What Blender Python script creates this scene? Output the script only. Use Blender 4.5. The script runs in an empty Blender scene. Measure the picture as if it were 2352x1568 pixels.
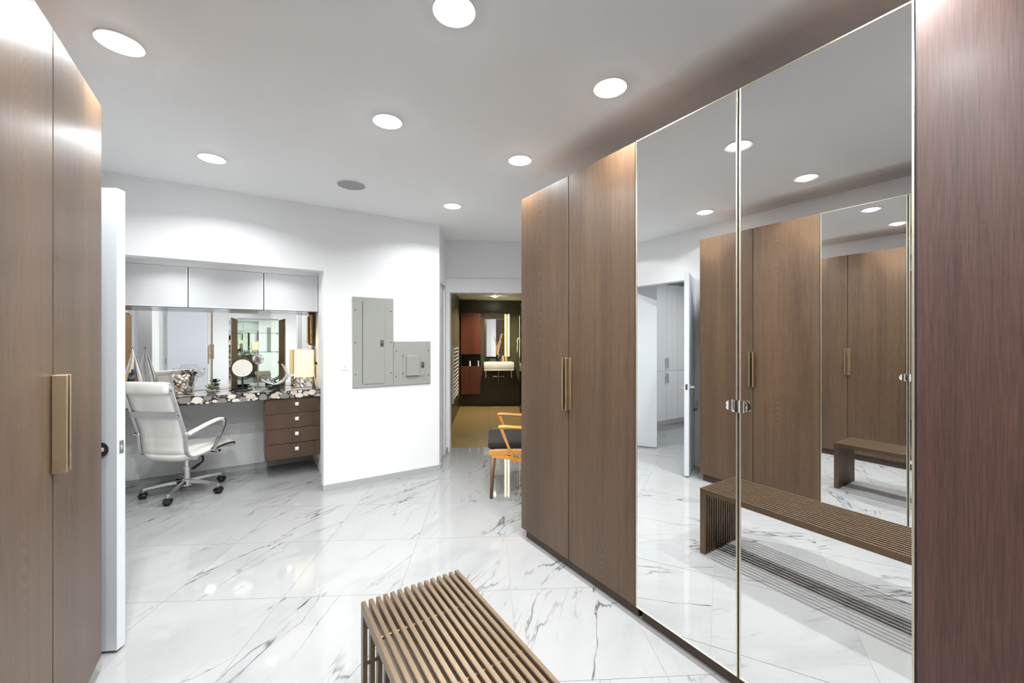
import bpy, bmesh, math, random
from mathutils import Vector, Matrix
random.seed(7)
S = bpy.context.scene
COL = S.collection
R = math.radians

# ------------------------------------------------------------------ camera
TH = R(32.86)
cam_d = bpy.data.cameras.new('camera')
cam_d.sensor_fit = 'HORIZONTAL'; cam_d.sensor_width = 36.0
cam_d.lens = 36.0 * 935.0 / 2352.0
cam_d.shift_y = -6.5 / 2352.0
cam_d.clip_start = 0.02
cam = bpy.data.objects.new('camera', cam_d); COL.objects.link(cam)
cam.location = (0, 0, 1.385); cam.rotation_euler = (R(90), 0, -TH)
S.camera = cam
# ------------------------------------------------------------------ world, exposure
wd = bpy.data.worlds.new('world'); S.world = wd; wd.use_nodes = True
wd.node_tree.nodes['Background'].inputs[0].default_value = (.8, .85, .9, 1)
wd.node_tree.nodes['Background'].inputs[1].default_value = .3
S.view_settings.view_transform = 'Standard'; S.view_settings.look = 'None'
S.view_settings.gamma = 1.0; S.view_settings.use_curve_mapping = False
S.view_settings.exposure = 0.52
DOWNLIGHT_W, SPREAD = 11.6, R(146)
LENS = 36.0                                      # radiance of the downlight lenses
LAMP_COL = (.955, .99, 1.0)
S.cycles.max_bounces = 11; S.cycles.glossy_bounces = 6; S.cycles.diffuse_bounces = 6; S.cycles.time_limit = 1100
S.cycles.use_adaptive_sampling = True; S.cycles.adaptive_threshold = .08; S.cycles.adaptive_min_samples = 12; S.cycles.use_light_tree = False
S.cycles.transparent_max_bounces = 12; S.cycles.caustics_reflective = False; S.cycles.caustics_refractive = False
S.cycles.sample_clamp_indirect = 6.0
S.cycles.use_denoising = True

# ------------------------------------------------------------------ materials
def new_mat(name):
    m = bpy.data.materials.new(name); m.use_nodes = True
    nt = m.node_tree
    return m, nt, nt.nodes['Principled BSDF']
def srgb(r, g, b):
    f = lambda c: (c/255/12.92) if c/255 <= .04045 else ((c/255+.055)/1.055)**2.4
    return (f(r), f(g), f(b), 1)
def plain(name, col, rough=.5, metal=0, coat=0, spec=.5, bump=0, bscale=200, vary=.0, emit=None, estr=0):
    m, nt, b = new_mat(name)
    b.inputs['Base Color'].default_value = col; b.inputs['Roughness'].default_value = rough
    b.inputs['Metallic'].default_value = metal; b.inputs['Coat Weight'].default_value = coat
    b.inputs['Specular IOR Level'].default_value = spec
    if emit:
        b.inputs['Emission Color'].default_value = emit; b.inputs['Emission Strength'].default_value = estr
    tc = nt.nodes.new('ShaderNodeTexCoord')
    n = nt.nodes.new('ShaderNodeTexNoise'); n.inputs['Scale'].default_value = bscale; n.inputs['Detail'].default_value = 3
    nt.links.new(tc.outputs['Object'], n.inputs['Vector'])
    if vary:
        mx = nt.nodes.new('ShaderNodeMix'); mx.data_type = 'RGBA'
        mx.inputs[6].default_value = tuple(c*(1-vary) for c in col[:3]) + (1,)
        mx.inputs[7].default_value = tuple(min(1, c*(1+vary)) for c in col[:3]) + (1,)
        nt.links.new(n.outputs['Fac'], mx.inputs[0]); nt.links.new(mx.outputs[2], b.inputs['Base Color'])
    if bump:
        bp = nt.nodes.new('ShaderNodeBump'); bp.inputs['Strength'].default_value = bump; bp.inputs['Distance'].default_value = .002
        nt.links.new(n.outputs['Fac'], bp.inputs['Height']); nt.links.new(bp.outputs['Normal'], b.inputs['Normal'])
    return m
def ramp(nt, fac, stops, interp='LINEAR'):
    r = nt.nodes.new('ShaderNodeValToRGB'); r.color_ramp.interpolation = interp
    els = r.color_ramp.elements
    while len(els) < len(stops): els.new(.5)
    for e, (p, c) in zip(els, stops): e.position = p; e.color = c
    nt.links.new(fac, r.inputs[0]); return r
def math_n(nt, op, a, b=None, c=None):
    n = nt.nodes.new('ShaderNodeMath'); n.operation = op
    for i, v in enumerate((a, b, c)):
        if v is None: continue
        if isinstance(v, (int, float)): n.inputs[i].default_value = v
        else: nt.links.new(v, n.inputs[i])
    return n.outputs[0]
def mixc(nt, fac, a, b, mode='MIX'):
    n = nt.nodes.new('ShaderNodeMix'); n.data_type = 'RGBA'; n.blend_type = mode
    for i, v in ((0, fac), (6, a), (7, b)):
        if isinstance(v, (int, float, tuple)): n.inputs[i].default_value = v
        else: nt.links.new(v, n.inputs[i])
    return n.outputs[2]

def marble(name, base=(.31, .308, .304, 1), vein=(.05, .047, .05, 1), rough=.045):
    m, nt, b = new_mat(name)
    tc = nt.nodes.new('ShaderNodeTexCoord'); oi = nt.nodes.new('ShaderNodeObjectInfo')
    comb = nt.nodes.new('ShaderNodeCombineXYZ')
    nt.links.new(math_n(nt, 'MULTIPLY', oi.outputs['Random'], 61.7), comb.inputs[0])
    nt.links.new(math_n(nt, 'MULTIPLY', oi.outputs['Random'], 37.1), comb.inputs[1])
    nt.links.new(math_n(nt, 'MULTIPLY', oi.outputs['Random'], 23.9), comb.inputs[2])
    rot = nt.nodes.new('ShaderNodeVectorRotate'); rot.rotation_type = 'Z_AXIS'
    nt.links.new(tc.outputs['Object'], rot.inputs['Vector'])
    fr = math_n(nt, 'FRACT', math_n(nt, 'MULTIPLY', oi.outputs['Random'], 17.3))
    nt.links.new(math_n(nt, 'MULTIPLY_ADD', fr, .6, .15), rot.inputs['Angle'])
    add = nt.nodes.new('ShaderNodeVectorMath'); add.operation = 'ADD'
    nt.links.new(rot.outputs[0], add.inputs[0]); nt.links.new(comb.outputs[0], add.inputs[1])
    V = add.outputs[0]
    def noise(scale, sc=(1, 1, 1), detail=5, dist=0, rough_=.55, off=0):
        mp = nt.nodes.new('ShaderNodeMapping'); mp.inputs['Scale'].default_value = sc; mp.inputs['Location'].default_value = (off, off*.7, 0)
        nt.links.new(V, mp.inputs['Vector'])
        n = nt.nodes.new('ShaderNodeTexNoise'); n.inputs['Scale'].default_value = scale; n.inputs['Detail'].default_value = detail
        n.inputs['Distortion'].default_value = dist; n.inputs['Roughness'].default_value = rough_
        nt.links.new(mp.outputs[0], n.inputs['Vector']); return n.outputs['Fac']
    def ridge(f, w):
        d = math_n(nt, 'ABSOLUTE', math_n(nt, 'SUBTRACT', f, .5))
        return ramp(nt, d, [(0, (1, 1, 1, 1)), (w*.35, (.75, .75, .75, 1)), (w, (0, 0, 0, 1))]).outputs[0]
    # veins stretched along local y
    v1 = ridge(noise(4.2, (1, .16, 1), 5, .25, .5), .0085)
    m1 = ramp(nt, noise(3.0, (1, .45, 1), 3, 0, .5, 5.1), [(.48, (0, 0, 0, 1)), (.62, (1, 1, 1, 1))]).outputs[0]
    v2 = ridge(noise(9.0, (1, .12, 1), 4, .2, .5, 9.3), .010)
    m2 = ramp(nt, noise(3.1, (1, .6, 1), 2, 0, .5, 2.7), [(.52, (0, 0, 0, 1)), (.68, (1, 1, 1, 1))]).outputs[0]
    cloud = ramp(nt, noise(4.0, (1, .35, 1), 6, .6, .6, 14.2), [(.50, (0, 0, 0, 1)), (.78, (1, 1, 1, 1))]).outputs[0]
    fine = ramp(nt, noise(22, (1, .18, 1), 5, .3, .7, 3.3), [(.58, (0, 0, 0, 1)), (.75, (1, 1, 1, 1))]).outputs[0]
    a1 = math_n(nt, 'MULTIPLY', v1, m1); a2 = math_n(nt, 'MULTIPLY', math_n(nt, 'MULTIPLY', v2, m2), .55)
    c = mixc(nt, math_n(nt, 'MULTIPLY', cloud, .55), base, (.23, .23, .237, 1))
    c = mixc(nt, math_n(nt, 'MULTIPLY', math_n(nt, 'MULTIPLY', fine, m2), .28), c, (.17, .168, .17, 1))
    c = mixc(nt, math_n(nt, 'MULTIPLY', a2, .9), c, vein)
    c = mixc(nt, math_n(nt, 'MULTIPLY', a1, .92), c, vein)
    nt.links.new(c, b.inputs['Base Color'])
    b.inputs['Roughness'].default_value = rough; b.inputs['Specular IOR Level'].default_value = .5
    return m

def wood(name, dark, light, rough=.34, cath=.5, fine=1.0, coat=.25):
    """vertical veneer, grain along local z, cathedral figure round local x = 0"""
    m, nt, b = new_mat(name)
    tc = nt.nodes.new('ShaderNodeTexCoord'); oi = nt.nodes.new('ShaderNodeObjectInfo')
    comb = nt.nodes.new('ShaderNodeCombineXYZ')
    for i, k in enumerate((3.1, 5.7, 11.3)):
        nt.links.new(math_n(nt, 'MULTIPLY', oi.outputs['Random'], k), comb.inputs[i])
    sep = nt.nodes.new('ShaderNodeSeparateXYZ'); nt.links.new(tc.outputs['Object'], sep.inputs[0])
    # horizontal coordinate whichever way the board faces: x + y
    h = math_n(nt, 'ADD', sep.outputs[0], sep.outputs[1])
    cv = nt.nodes.new('ShaderNodeCombineXYZ'); nt.links.new(h, cv.inputs[0]); nt.links.new(sep.outputs[2], cv.inputs[2])
    add = nt.nodes.new('ShaderNodeVectorMath'); add.operation = 'ADD'
    nt.links.new(cv.outputs[0], add.inputs[0]); nt.links.new(comb.outputs[0], add.inputs[1])
    def noise(sc, detail=4, r_=.6, dist=0):
        mp = nt.nodes.new('ShaderNodeMapping'); mp.inputs['Scale'].default_value = sc
        nt.links.new(add.outputs[0], mp.inputs['Vector'])
        n = nt.nodes.new('ShaderNodeTexNoise'); n.inputs['Scale'].default_value = 1; n.inputs['Detail'].default_value = detail
        n.inputs['Roughness'].default_value = r_; n.inputs['Distortion'].default_value = dist
        nt.links.new(mp.outputs[0], n.inputs['Vector']); return n.outputs['Fac']
    pores = noise((420, 1, 9), 3, .7)
    streak = noise((46, 1, .9), 5, .65)
    broad = noise((7, 1, .35), 3, .5)
    # cathedral: parabolic arches  f = z + k*h^2  inside a band
    off = math_n(nt, 'MULTIPLY_ADD', oi.outputs['Random'], .12, -.06)
    hc = math_n(nt, 'SUBTRACT', h, off)
    wob = math_n(nt, 'MULTIPLY', math_n(nt, 'SUBTRACT', noise((6, 1, 2.2), 3), .5), .5)
    h2 = math_n(nt, 'MULTIPLY', math_n(nt, 'MULTIPLY', hc, hc), 130)
    arch = math_n(nt, 'SINE', math_n(nt, 'MULTIPLY', math_n(nt, 'ADD', math_n(nt, 'ADD', sep.outputs[2], h2), wob), 130))
    band = ramp(nt, math_n(nt, 'ABSOLUTE', hc), [(.03, (1, 1, 1, 1)), (.10, (0, 0, 0, 1))]).outputs[0]
    zone = ramp(nt, noise((1, 1, 1.3), 2), [(.45, (0, 0, 0, 1)), (.6, (1, 1, 1, 1))]).outputs[0]
    archm = math_n(nt, 'MULTIPLY', math_n(nt, 'MULTIPLY', arch, band), math_n(nt, 'MULTIPLY', zone, .42*cath))
    t = math_n(nt, 'MULTIPLY_ADD', math_n(nt, 'SUBTRACT', pores, .5), 1.1*fine, .5)
    t = math_n(nt, 'ADD', t, math_n(nt, 'MULTIPLY', math_n(nt, 'SUBTRACT', streak, .5), .45))
    t = math_n(nt, 'ADD', t, math_n(nt, 'MULTIPLY', math_n(nt, 'SUBTRACT', broad, .5), .9))
    t = math_n(nt, 'SUBTRACT', t, archm)
    c = ramp(nt, t, [(.1, dark), (.9, light)]).outputs[0]
    nt.links.new(c, b.inputs['Base Color'])
    b.inputs['Roughness'].default_value = rough; b.inputs['Coat Weight'].default_value = coat; b.inputs['Coat Roughness'].default_value = .22
    bp = nt.nodes.new('ShaderNodeBump'); bp.inputs['Strength'].default_value = .25; bp.inputs['Distance'].default_value = .0006
    nt.links.new(t, bp.inputs['Height']); nt.links.new(bp.outputs['Normal'], b.inputs['Normal'])
    return m
def thin_glass(name, tint=(.93, .97, .95, 1), gl=.12):
    m, nt, b = new_mat(name)
    out = nt.nodes['Material Output']
    tr = nt.nodes.new('ShaderNodeBsdfTransparent'); tr.inputs[0].default_value = tint
    g = nt.nodes.new('ShaderNodeBsdfGlossy'); g.inputs['Roughness'].default_value = .02
    lw = nt.nodes.new('ShaderNodeLayerWeight'); lw.inputs[0].default_value = gl
    mx = nt.nodes.new('ShaderNodeMixShader')
    nt.links.new(lw.outputs['Facing'], mx.inputs[0]); nt.links.new(tr.outputs[0], mx.inputs[1]); nt.links.new(g.outputs[0], mx.inputs[2])
    nt.links.new(mx.outputs[0], out.inputs[0]); return m
def emis(name, col, s):
    m, nt, b = new_mat(name)
    b.inputs['Base Color'].default_value = col
    b.inputs['Emission Color'].default_value = col; b.inputs['Emission Strength'].default_value = s
    return m

M = {}
M['wall'] = plain('white_paint', (.81, .81, .815, 1), .55, bump=.05, bscale=350)
M['ceil'] = plain('ceiling_paint', (.94, .94, .945, 1), .7, bump=.04, bscale=300)
M['base'] = plain('grey_baseboard_paint', srgb(168, 170, 170), .45)
M['marble'] = marble('marble')
M['grout'] = plain('grout', srgb(132, 130, 128), .8, bump=.2)
M['brown_tile'] = plain('brown_stone_tile', srgb(142, 122, 80), .32, vary=.18, bscale=9, bump=.03)
M['dark_tile'] = plain('dark_bathroom_tile', srgb(80, 76, 56), .35, vary=.25, bscale=14, bump=.03)
M['wood'] = wood('stained_oak', srgb(59, 42, 29), srgb(103, 79, 57), rough=.42, coat=.1)
M['wood_shaded'] = wood('stained_oak_shaded', srgb(50, 32, 27), srgb(90, 62, 53), rough=.42, fine=1.2, coat=.1)  # same oak as its neighbours, shade put into darker, redder colours
M['wood_side'] = plain('dark_carcass', srgb(78, 60, 48), .45, vary=.1, bscale=30)
M['plinth'] = plain('dark_plinth', srgb(74, 58, 48), .4, vary=.08, bscale=30)
M['drawer_wood'] = wood('walnut_drawer', srgb(58, 40, 28), srgb(96, 70, 50), rough=.3, cath=.2)
M['bath_wood'] = wood('bathroom_walnut', srgb(58, 26, 14), srgb(112, 56, 33), rough=.4, cath=.2)
M['mirror'] = plain('silvered_mirror', (.93, .94, .94, 1), .0, metal=1)
M['mirror_green'] = plain('green_tinted_mirror', (.80, .89, .80, 1), .0, metal=1)
M['edge_metal'] = plain('champagne_edge_metal', srgb(238, 226, 202), .3, metal=1)
M['brass'] = plain('brushed_brass', srgb(214, 196, 166), .3, metal=1, bump=.03, bscale=500)
M['gap'] = plain('gap_shade_black', (.01, .01, .01, 1), .6)  # black colour standing in for shade inside the door gaps
M['bronze'] = plain('bronze_slats', srgb(116, 97, 77), .36, metal=.65, vary=.08, bscale=40, bump=.03)
M['chrome'] = plain('chrome', (.88, .88, .89, 1), .10, metal=1)
M['steel'] = plain('brushed_steel', (.62, .62, .62, 1), .28, metal=1)
M['strip_metal'] = plain('dark_strip_metal', (.30, .30, .31, 1), .22, metal=1)
M['door_paint'] = plain('pale_grey_door_paint', srgb(205, 208, 213), .38, bump=.02)
M['white_cab'] = plain('white_cabinet_lacquer', srgb(235, 236, 238), .3)
M['gloss_grey'] = plain('grey_gloss_glass_front', srgb(212, 213, 215), .07, coat=.6)
M['elec'] = plain('grey_panel_enamel', srgb(150, 150, 145), .42, bump=.04, bscale=600)
M['black'] = plain('black_plastic', (.012, .012, .012, 1), .35)
M['black_gloss'] = plain('black_gloss', (.008, .008, .007, 1), .06, coat=.5)
M['white_plastic'] = plain('white_plastic', srgb(238, 238, 238), .35)
M['leather'] = plain('white_leather', srgb(228, 225, 219), .42, bump=.12, bscale=260, vary=.02)
M['honey'] = plain('honey_wood', srgb(214, 148, 72), .32, vary=.18, bscale=18, coat=.3)
M['leg_wood'] = plain('walnut_leg', srgb(112, 86, 62), .4, vary=.2, bscale=22)
M['fabric'] = plain('charcoal_fabric', srgb(42, 39, 37), .95, bump=.4, bscale=900, vary=.15)
M['epoxy'] = plain('black_resin', (.015, .013, .012, 1), .06, coat=.6)
M['shade'] = plain('lamp_shade_linen', srgb(246, 232, 200), .8, bump=.1, bscale=500, emit=srgb(255, 214, 140), estr=.42)
M['glass'] = thin_glass('clear_glass', (.97, .975, .97, 1), .10)
M['glass_green'] = thin_glass('green_glass_shelf', (.82, .93, .84, 1), .3)
M['ceramic'] = plain('white_ceramic', srgb(240, 240, 238), .1, coat=.5)
M['succulent'] = plain('succulent_leaf', srgb(112, 132, 96), .5, vary=.3, bscale=60)
M['shell'] = plain('seashell', srgb(222, 200, 182), .45, vary=.35, bscale=55)
M['gold'] = plain('gold_leaf', srgb(190, 140, 50), .35, metal=.9, vary=.4, bscale=40, bump=.2, )
M['branch'] = plain('dry_branch', srgb(196, 164, 124), .7, vary=.2, bscale=80)
M['screw'] = plain('dark_screw', (.06, .06, .06, 1), .4, metal=.8)
M['led'] = emis('downlight_lens', LAMP_COL + (1,), LENS)
M['led_fill'] = emis('soffit_fill_lens', LAMP_COL + (1,), LENS*.5)  # lens of the added alcove fill lamps
M['led_strip'] = emis('yellow_light_strip', (1, .95, .5, 1), 11)
M['mesh_grille'] = plain('speaker_grille', srgb(176, 176, 176), .7, bump=.8, bscale=900)
M['stone_a'] = plain('fossil_wood_tan', srgb(204, 192, 176), .16, vary=.4, bscale=90, coat=.4)
M['stone_e'] = plain('fossil_wood_pale', srgb(222, 216, 206), .16, vary=.3, bscale=120, coat=.4)
M['stone_b'] = plain('fossil_wood_grey', srgb(136, 128, 122), .16, vary=.55, bscale=110, coat=.4)
M['stone_c'] = plain('fossil_wood_brown', srgb(84, 70, 62), .16, vary=.6, bscale=110, coat=.4)
M['stone_d'] = plain('fossil_wood_amber', srgb(176, 136, 78), .16, vary=.3, bscale=40, coat=.4)

# ------------------------------------------------------------------ mesh helpers
def bm_new(): return bmesh.new()
def bx(bm, x0, x1, y0, y1, z0, z1, bev=0, seg=2):
    g = bmesh.ops.create_cube(bm, size=1)
    vs = g['verts']
    bmesh.ops.scale(bm, vec=(abs(x1-x0), abs(y1-y0), abs(z1-z0)), verts=vs)
    bmesh.ops.translate(bm, vec=((x0+x1)/2, (y0+y1)/2, (z0+z1)/2), verts=vs)
    if bev:
        es = list({e for v in vs for e in v.link_edges})
        bmesh.ops.bevel(bm, geom=es, offset=bev, segments=seg, affect='EDGES', profile=.5)
    return bm
def box(x0, x1, y0, y1, z0, z1, bev=0, seg=2): return bx(bm_new(), x0, x1, y0, y1, z0, z1, bev, seg)
def prism(bm, pts, z0, z1):
    """polygon in xy (ccw) extruded z0..z1"""
    lo = [bm.verts.new((p[0], p[1], z0)) for p in pts]; hi = [bm.verts.new((p[0], p[1], z1)) for p in pts]
    n = len(pts)
    bm.faces.new(hi); bm.faces.new(lo[::-1])
    for i in range(n): bm.faces.new((lo[i], lo[(i+1) % n], hi[(i+1) % n], hi[i]))
    return bm
def lathe(bm, prof, seg=32, c=(0, 0, 0), cap=True):
    rings = []
    for r, z in prof:
        if r < 1e-5: rings.append([bm.verts.new((c[0], c[1], c[2]+z))])
        else: rings.append([bm.verts.new((c[0]+r*math.cos(2*math.pi*i/seg), c[1]+r*math.sin(2*math.pi*i/seg), c[2]+z)) for i in range(seg)])
    for a, b in zip(rings, rings[1:]):
        for i in range(seg):
            j = (i+1) % seg
            if len(a) == 1 and len(b) == 1: continue
            if len(a) == 1: bm.faces.new((a[0], b[j], b[i]))
            elif len(b) == 1: bm.faces.new((a[i], a[j], b[0]))
            else: bm.faces.new((a[i], a[j], b[j], b[i]))
    if cap:
        if len(rings[0]) > 1: bm.faces.new(rings[0][::-1])
        if len(rings[-1]) > 1: bm.faces.new(rings[-1])
    return bm
def sweep(bm, path, sec, closed=False, up=(0, 0, 1), scales=None, cap=True):
    """sec: list of (a,b): a along side, b along 'up-ish' normal"""
    P = [Vector(p) for p in path]; n = len(P); rings = []
    upv = Vector(up)
    for i, p in enumerate(P):
        if closed: t = P[(i+1) % n] - P[i-1]
        elif i == 0: t = P[1]-P[0]
        elif i == n-1: t = P[-1]-P[-2]
        else: t = (P[i+1]-P[i]).normalized() + (P[i]-P[i-1]).normalized()
        t.normalize()
        s = t.cross(upv)
        if s.length < 1e-4: s = t.cross(Vector((1, 0, 0)))
        s.normalize(); nn = s.cross(t).normalized()
        k = scales[i] if scales else 1
        rings.append([bm.verts.new(p + s*a*k + nn*b*k) for a, b in sec])
    m = len(sec)
    for i in range(n if closed else n-1):
        a, b = rings[i], rings[(i+1) % n]
        for j in range(m): bm.faces.new((a[j], a[(j+1) % m], b[(j+1) % m], b[j]))
    if cap and not closed:
        bm.faces.new(rings[0][::-1]); bm.faces.new(rings[-1])
    return bm
def circ(r, n=10): return [(r*math.cos(2*math.pi*i/n), r*math.sin(2*math.pi*i/n)) for i in range(n)]
def rect(a, b): return [(-a, -b), (a, -b), (a, b), (-a, b)]
def tube(path, r, n=10, closed=False, up=(0, 0, 1), scales=None): return sweep(bm_new(), path, circ(r, n), closed, up, scales)
def xf(bm, mat): bmesh.ops.transform(bm, matrix=mat, verts=bm.verts); return bm
def smooth_path(pts, k=6):
    P = [Vector(p) for p in pts]; out = []
    for i in range(len(P)-1):
        p0 = P[max(i-1, 0)]; p1 = P[i]; p2 = P[i+1]; p3 = P[min(i+2, len(P)-1)]
        for j in range(k):
            t = j/k
            out.append(.5*((2*p1)+(-p0+p2)*t+(2*p0-5*p1+4*p2-p3)*t*t+(-p0+3*p1-3*p2+p3)*t**3))
    out.append(P[-1]); return out

def link_mesh(name, me, parent=None, loc=(0, 0, 0), rz=0):
    o = bpy.data.objects.new(name, me); COL.objects.link(o)
    o.location = loc; o.rotation_euler = (0, 0, rz)
    if parent: o.parent = parent
    return o
def obj(name, bm, mat, parent=None, loc=(0, 0, 0), rz=0, smooth=False):
    bmesh.ops.recalc_face_normals(bm, faces=bm.faces)
    me = bpy.data.meshes.new(name); bm.to_mesh(me); bm.free()
    me.materials.append(M[mat] if isinstance(mat, str) else mat)
    if smooth:
        for p in me.polygons: p.use_smooth = True
        if smooth != 'all': me.set_sharp_from_angle(angle=R(38))
    return link_mesh(name, me, parent, loc, rz)
def thing(name, label, cat, loc=(0, 0, 0), rz=0, group=None):
    o = bpy.data.objects.new(name, None); COL.objects.link(o); o.empty_display_size = .1
    o.location = loc; o.rotation_euler = (0, 0, rz)
    return tag(o, label, cat, group)
def tag(o, label, cat, group=None):
    o['label'] = label; o['category'] = cat
    if group: o['group'] = group
    return o
def struct(name, bm, mat, label=None, smooth=False, loc=(0, 0, 0), rz=0):
    o = obj(name, bm, mat, None, loc, rz, smooth); o['kind'] = 'structure'
    if label: o['label'] = label
    return o

# second axis system: bathroom side and floor tiling turned by BA about the camera foot
BA = R(-29.7)
E1 = Vector((math.cos(BA), math.sin(BA), 0)); E2 = Vector((-math.sin(BA), math.cos(BA), 0))
def bw(p, q): v = E1*p + E2*q; return (v.x, v.y)
ZC = 2.588                                        # ceiling height
WX, LX = 1.594, -.5156                            # wardrobe fronts
XR, XL = 2.05, -.90                               # walls behind them
YV, YB = 4.033, 5.15                              # vanity wall, alcove back
SOUTH = -1.25
XA = -1.10                                        # left side wall inside the alcove
# ------------------------------------------------------------------ setting: walls and ceiling
struct('ceiling', box(-3.6, 3.6, SOUTH-.1, 5.4, ZC, ZC+.1), 'ceil', 'white painted ceiling with recessed downlights')
b = box(XL-.12, XL, SOUTH, 2.66, 0, ZC); bx(b, XL-.12, XL, 2.66, 3.64, 2.04, ZC); bx(b, XL-.12, XL, 3.64, 4.153, 0, ZC)
struct('wall_left', b, 'wall', 'white wall behind the left wardrobes with a door opening')
b = box(XR, XR+.12, SOUTH, 2.40, 0, ZC)
struct('wall_right', b, 'wall', 'white wall behind the right wardrobes')
struct('wall_right_return', box(XR+.12, 3.1, 2.28, 2.40, 0, ZC), 'wall', 'white wall turning off beside the armchair')
struct('wall_right_far', box(3.0, 3.12, 2.40, 4.3, 0, ZC), 'wall', 'white wall behind the armchair')
struct('wall_back', box(XL-.12, XR+.12, SOUTH-.12, SOUTH, 0, ZC), 'wall', 'white wall behind the camera')
# vanity wall: header over the alcove and the pier with the electrical panels
b = box(XL, .569, YV, YV+.12, 2.0, ZC)
struct('wall_alcove_header', b, 'wall', 'white wall over the vanity alcove opening')
b = prism(bm_new(), [(.569, YV), (1.69, YV), bw(-.53, 4.45), bw(-.56, 4.45), bw(-.56, 4.90), bw(-.53, 4.90), bw(-.53, 5.06), (1.92, 4.9), (1.5, 5.3), (.62, 5.3), (.62, 4.15), (.569, 4.15)], 0, ZC)
struct('wall_panel_pier', b, 'wall', 'white wall pier carrying the grey electrical panels')
b = prism(bm_new(), [bw(-.56, 4.45), bw(-.53, 4.45), bw(-.53, 4.90), bw(-.56, 4.90)], 2.0, ZC)
struct('wall_return', b, 'wall', 'white wall over the narrow recessed door')
struct('wall_alcove_left', box(XA-.12, XA, 4.153, 5.3, 0, ZC), 'wall', 'white left side wall of the vanity alcove')
struct('wall_alcove_back', box(XA, .62, YB, YB+.12, 0, ZC), 'wall', 'white back wall of the vanity alcove')
struct('ceiling_alcove', box(XA, .62, YV+.12, YB, 2.12, 2.2), 'wall', 'white soffit of the vanity alcove')
# bathroom front wall
def bbox(bm, p0, p1, q0, q1, z0, z1): return prism(bm, [bw(p0, q0), bw(p1, q0), bw(p1, q1), bw(p0, q1)], z0, z1)
b = bm_new()
bbox(b, -.53, .75, 5.0, 5.2, 2.134, ZC)
bbox(b, -.53, .75, 5.025, 5.2, 1.96, 2.134)
bbox(b, -.53, -.497, 5.025, 5.2, 0, 1.96); bbox(b, .44, .75, 5.025, 5.2, 0, 1.96)
struct('wall_bathroom_front', b, 'wall', 'white wall with the bathroom doorway')
b = bm_new(); bbox(b, -.505, -.485, 5.015, 5.21, 0, 1.968); bbox(b, .43, .45, 5.015, 5.21, 0, 1.968); bbox(b, -.485, .43, 5.015, 5.21, 1.95, 1.968)
struct('trim_1', b, 'wall', 'slim white lining of the bathroom doorway')
BQ = 8.482
b = bm_new(); bbox(b, -.75, 2.1, BQ, BQ+.12, 0, 2.4)
struct('wall_bathroom_back', b, 'dark_tile', 'dark olive tiled back wall of the bathroom')
b = bm_new(); bbox(b, -.72, -.60, 5.2, BQ, 0, 2.4)
struct('wall_bathroom_left', b, 'dark_tile', 'dark olive tiled left wall of the bathroom')
b = bm_new(); bbox(b, 2.0, 2.12, 5.2, BQ, 0, 2.4)
struct('wall_bathroom_right', b, 'dark_tile', 'dark tiled right wall of the bathroom')
b = bm_new(); bbox(b, .75, 2.12, 5.08, 5.2, 0, 2.4)
struct('wall_bathroom_front_inner', b, 'dark_tile', 'dark tiled wall inside the bathroom beside its door')
b = bm_new(); bbox(b, -.72, 2.12, 5.2, BQ, 2.18, 2.28)
struct('ceiling_bathroom', b, 'ceil', 'white bathroom ceiling')
# hall beyond the double door
b = box(-3.4, XL-.12, 1.6, 1.72, 0, ZC); bx(b, -3.52, -3.4, 1.6, 4.7, 0, ZC); bx(b, -3.4, XA-.12, 4.58, 4.7, 0, ZC)
struct('wall_hall', b, 'wall', 'white walls of the hall beyond the double door')

# ------------------------------------------------------------------ floors with single tiles
def inside(p, poly):
    x, y = p; c = False; n = len(poly)
    for i in range(n):
        x1, y1 = poly[i]; x2, y2 = poly[i-1]
        if (y1 > y) != (y2 > y) and x < (x2-x1)*(y-y1)/(y2-y1)+x1: c = not c
    return c
room = [(XL, SOUTH), (XR, SOUTH), (XR, 2.4), (3.0, 2.4), (3.0, 4.07), bw(-.53, 5.1), bw(-.53, 4.34), (1.69, YV), (.62, YV), (.62, YB), (XA, YB), (XA, 4.153), (XL, 4.153),
        (XL, 4.10), (-3.4, 4.58), (-3.4, 1.72), (XL, 1.72)]
fl = struct('floor', prism(bm_new(), [(-3.5, SOUTH-.1), (3.1, SOUTH-.1), (3.1, 4.02), bw(-.53, 5.21), (1.9, 5.3), (-3.5, 5.3)], -.05, -.0015), 'grout', 'polished white marble tile floor with grey veins')
T = .61; J = .0022
tb = box(-T/2+J/2, T/2-J/2, -T/2+J/2, T/2-J/2, -.012, 0)
tme = bpy.data.meshes.new('tile'); tb.to_mesh(tme); tb.free(); tme.materials.append(M['marble'])
for i in range(-7, 6):
    for j in range(-8, 5):
        p, q = .117+T*(i+.5), 2.852+T*(j+.5)
        if q > 5.05: continue
        pts = [bw(p+a*T*.47, q+c*T*.47) for a in (-1, -.5, 0, .5, 1) for c in (-1, -.5, 0, .5, 1)]
        if not any(inside(t, room) for t in pts): continue
        if q + T/2 > 5.21 and False: continue
        link_mesh('tile', tme, fl, bw(p, q)+(0,), BA)
b = bm_new(); bbox(b, -.62, 2.05, 5.205, BQ, -.05, -.0015)
fb = struct('floor_bathroom', b, 'plinth', 'brown stone tile floor of the bathroom')
T2 = .605
b = box(-T2/2+.002, T2/2-.002, -T2/2+.002, T2/2-.002, -.014, .003, .001, 1)
t2 = bpy.data.meshes.new('tile'); b.to_mesh(t2); b.free(); t2.materials.append(M['brown_tile'])
for i in range(-1, 4):
    for j in range(6):
        p, q = -.30+T2*i, 5.21+T2*(j+.5)
        if q+T2/2 > BQ+.4: continue
        link_mesh('tile', t2, fb, bw(p, q)+(0,), BA)
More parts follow.
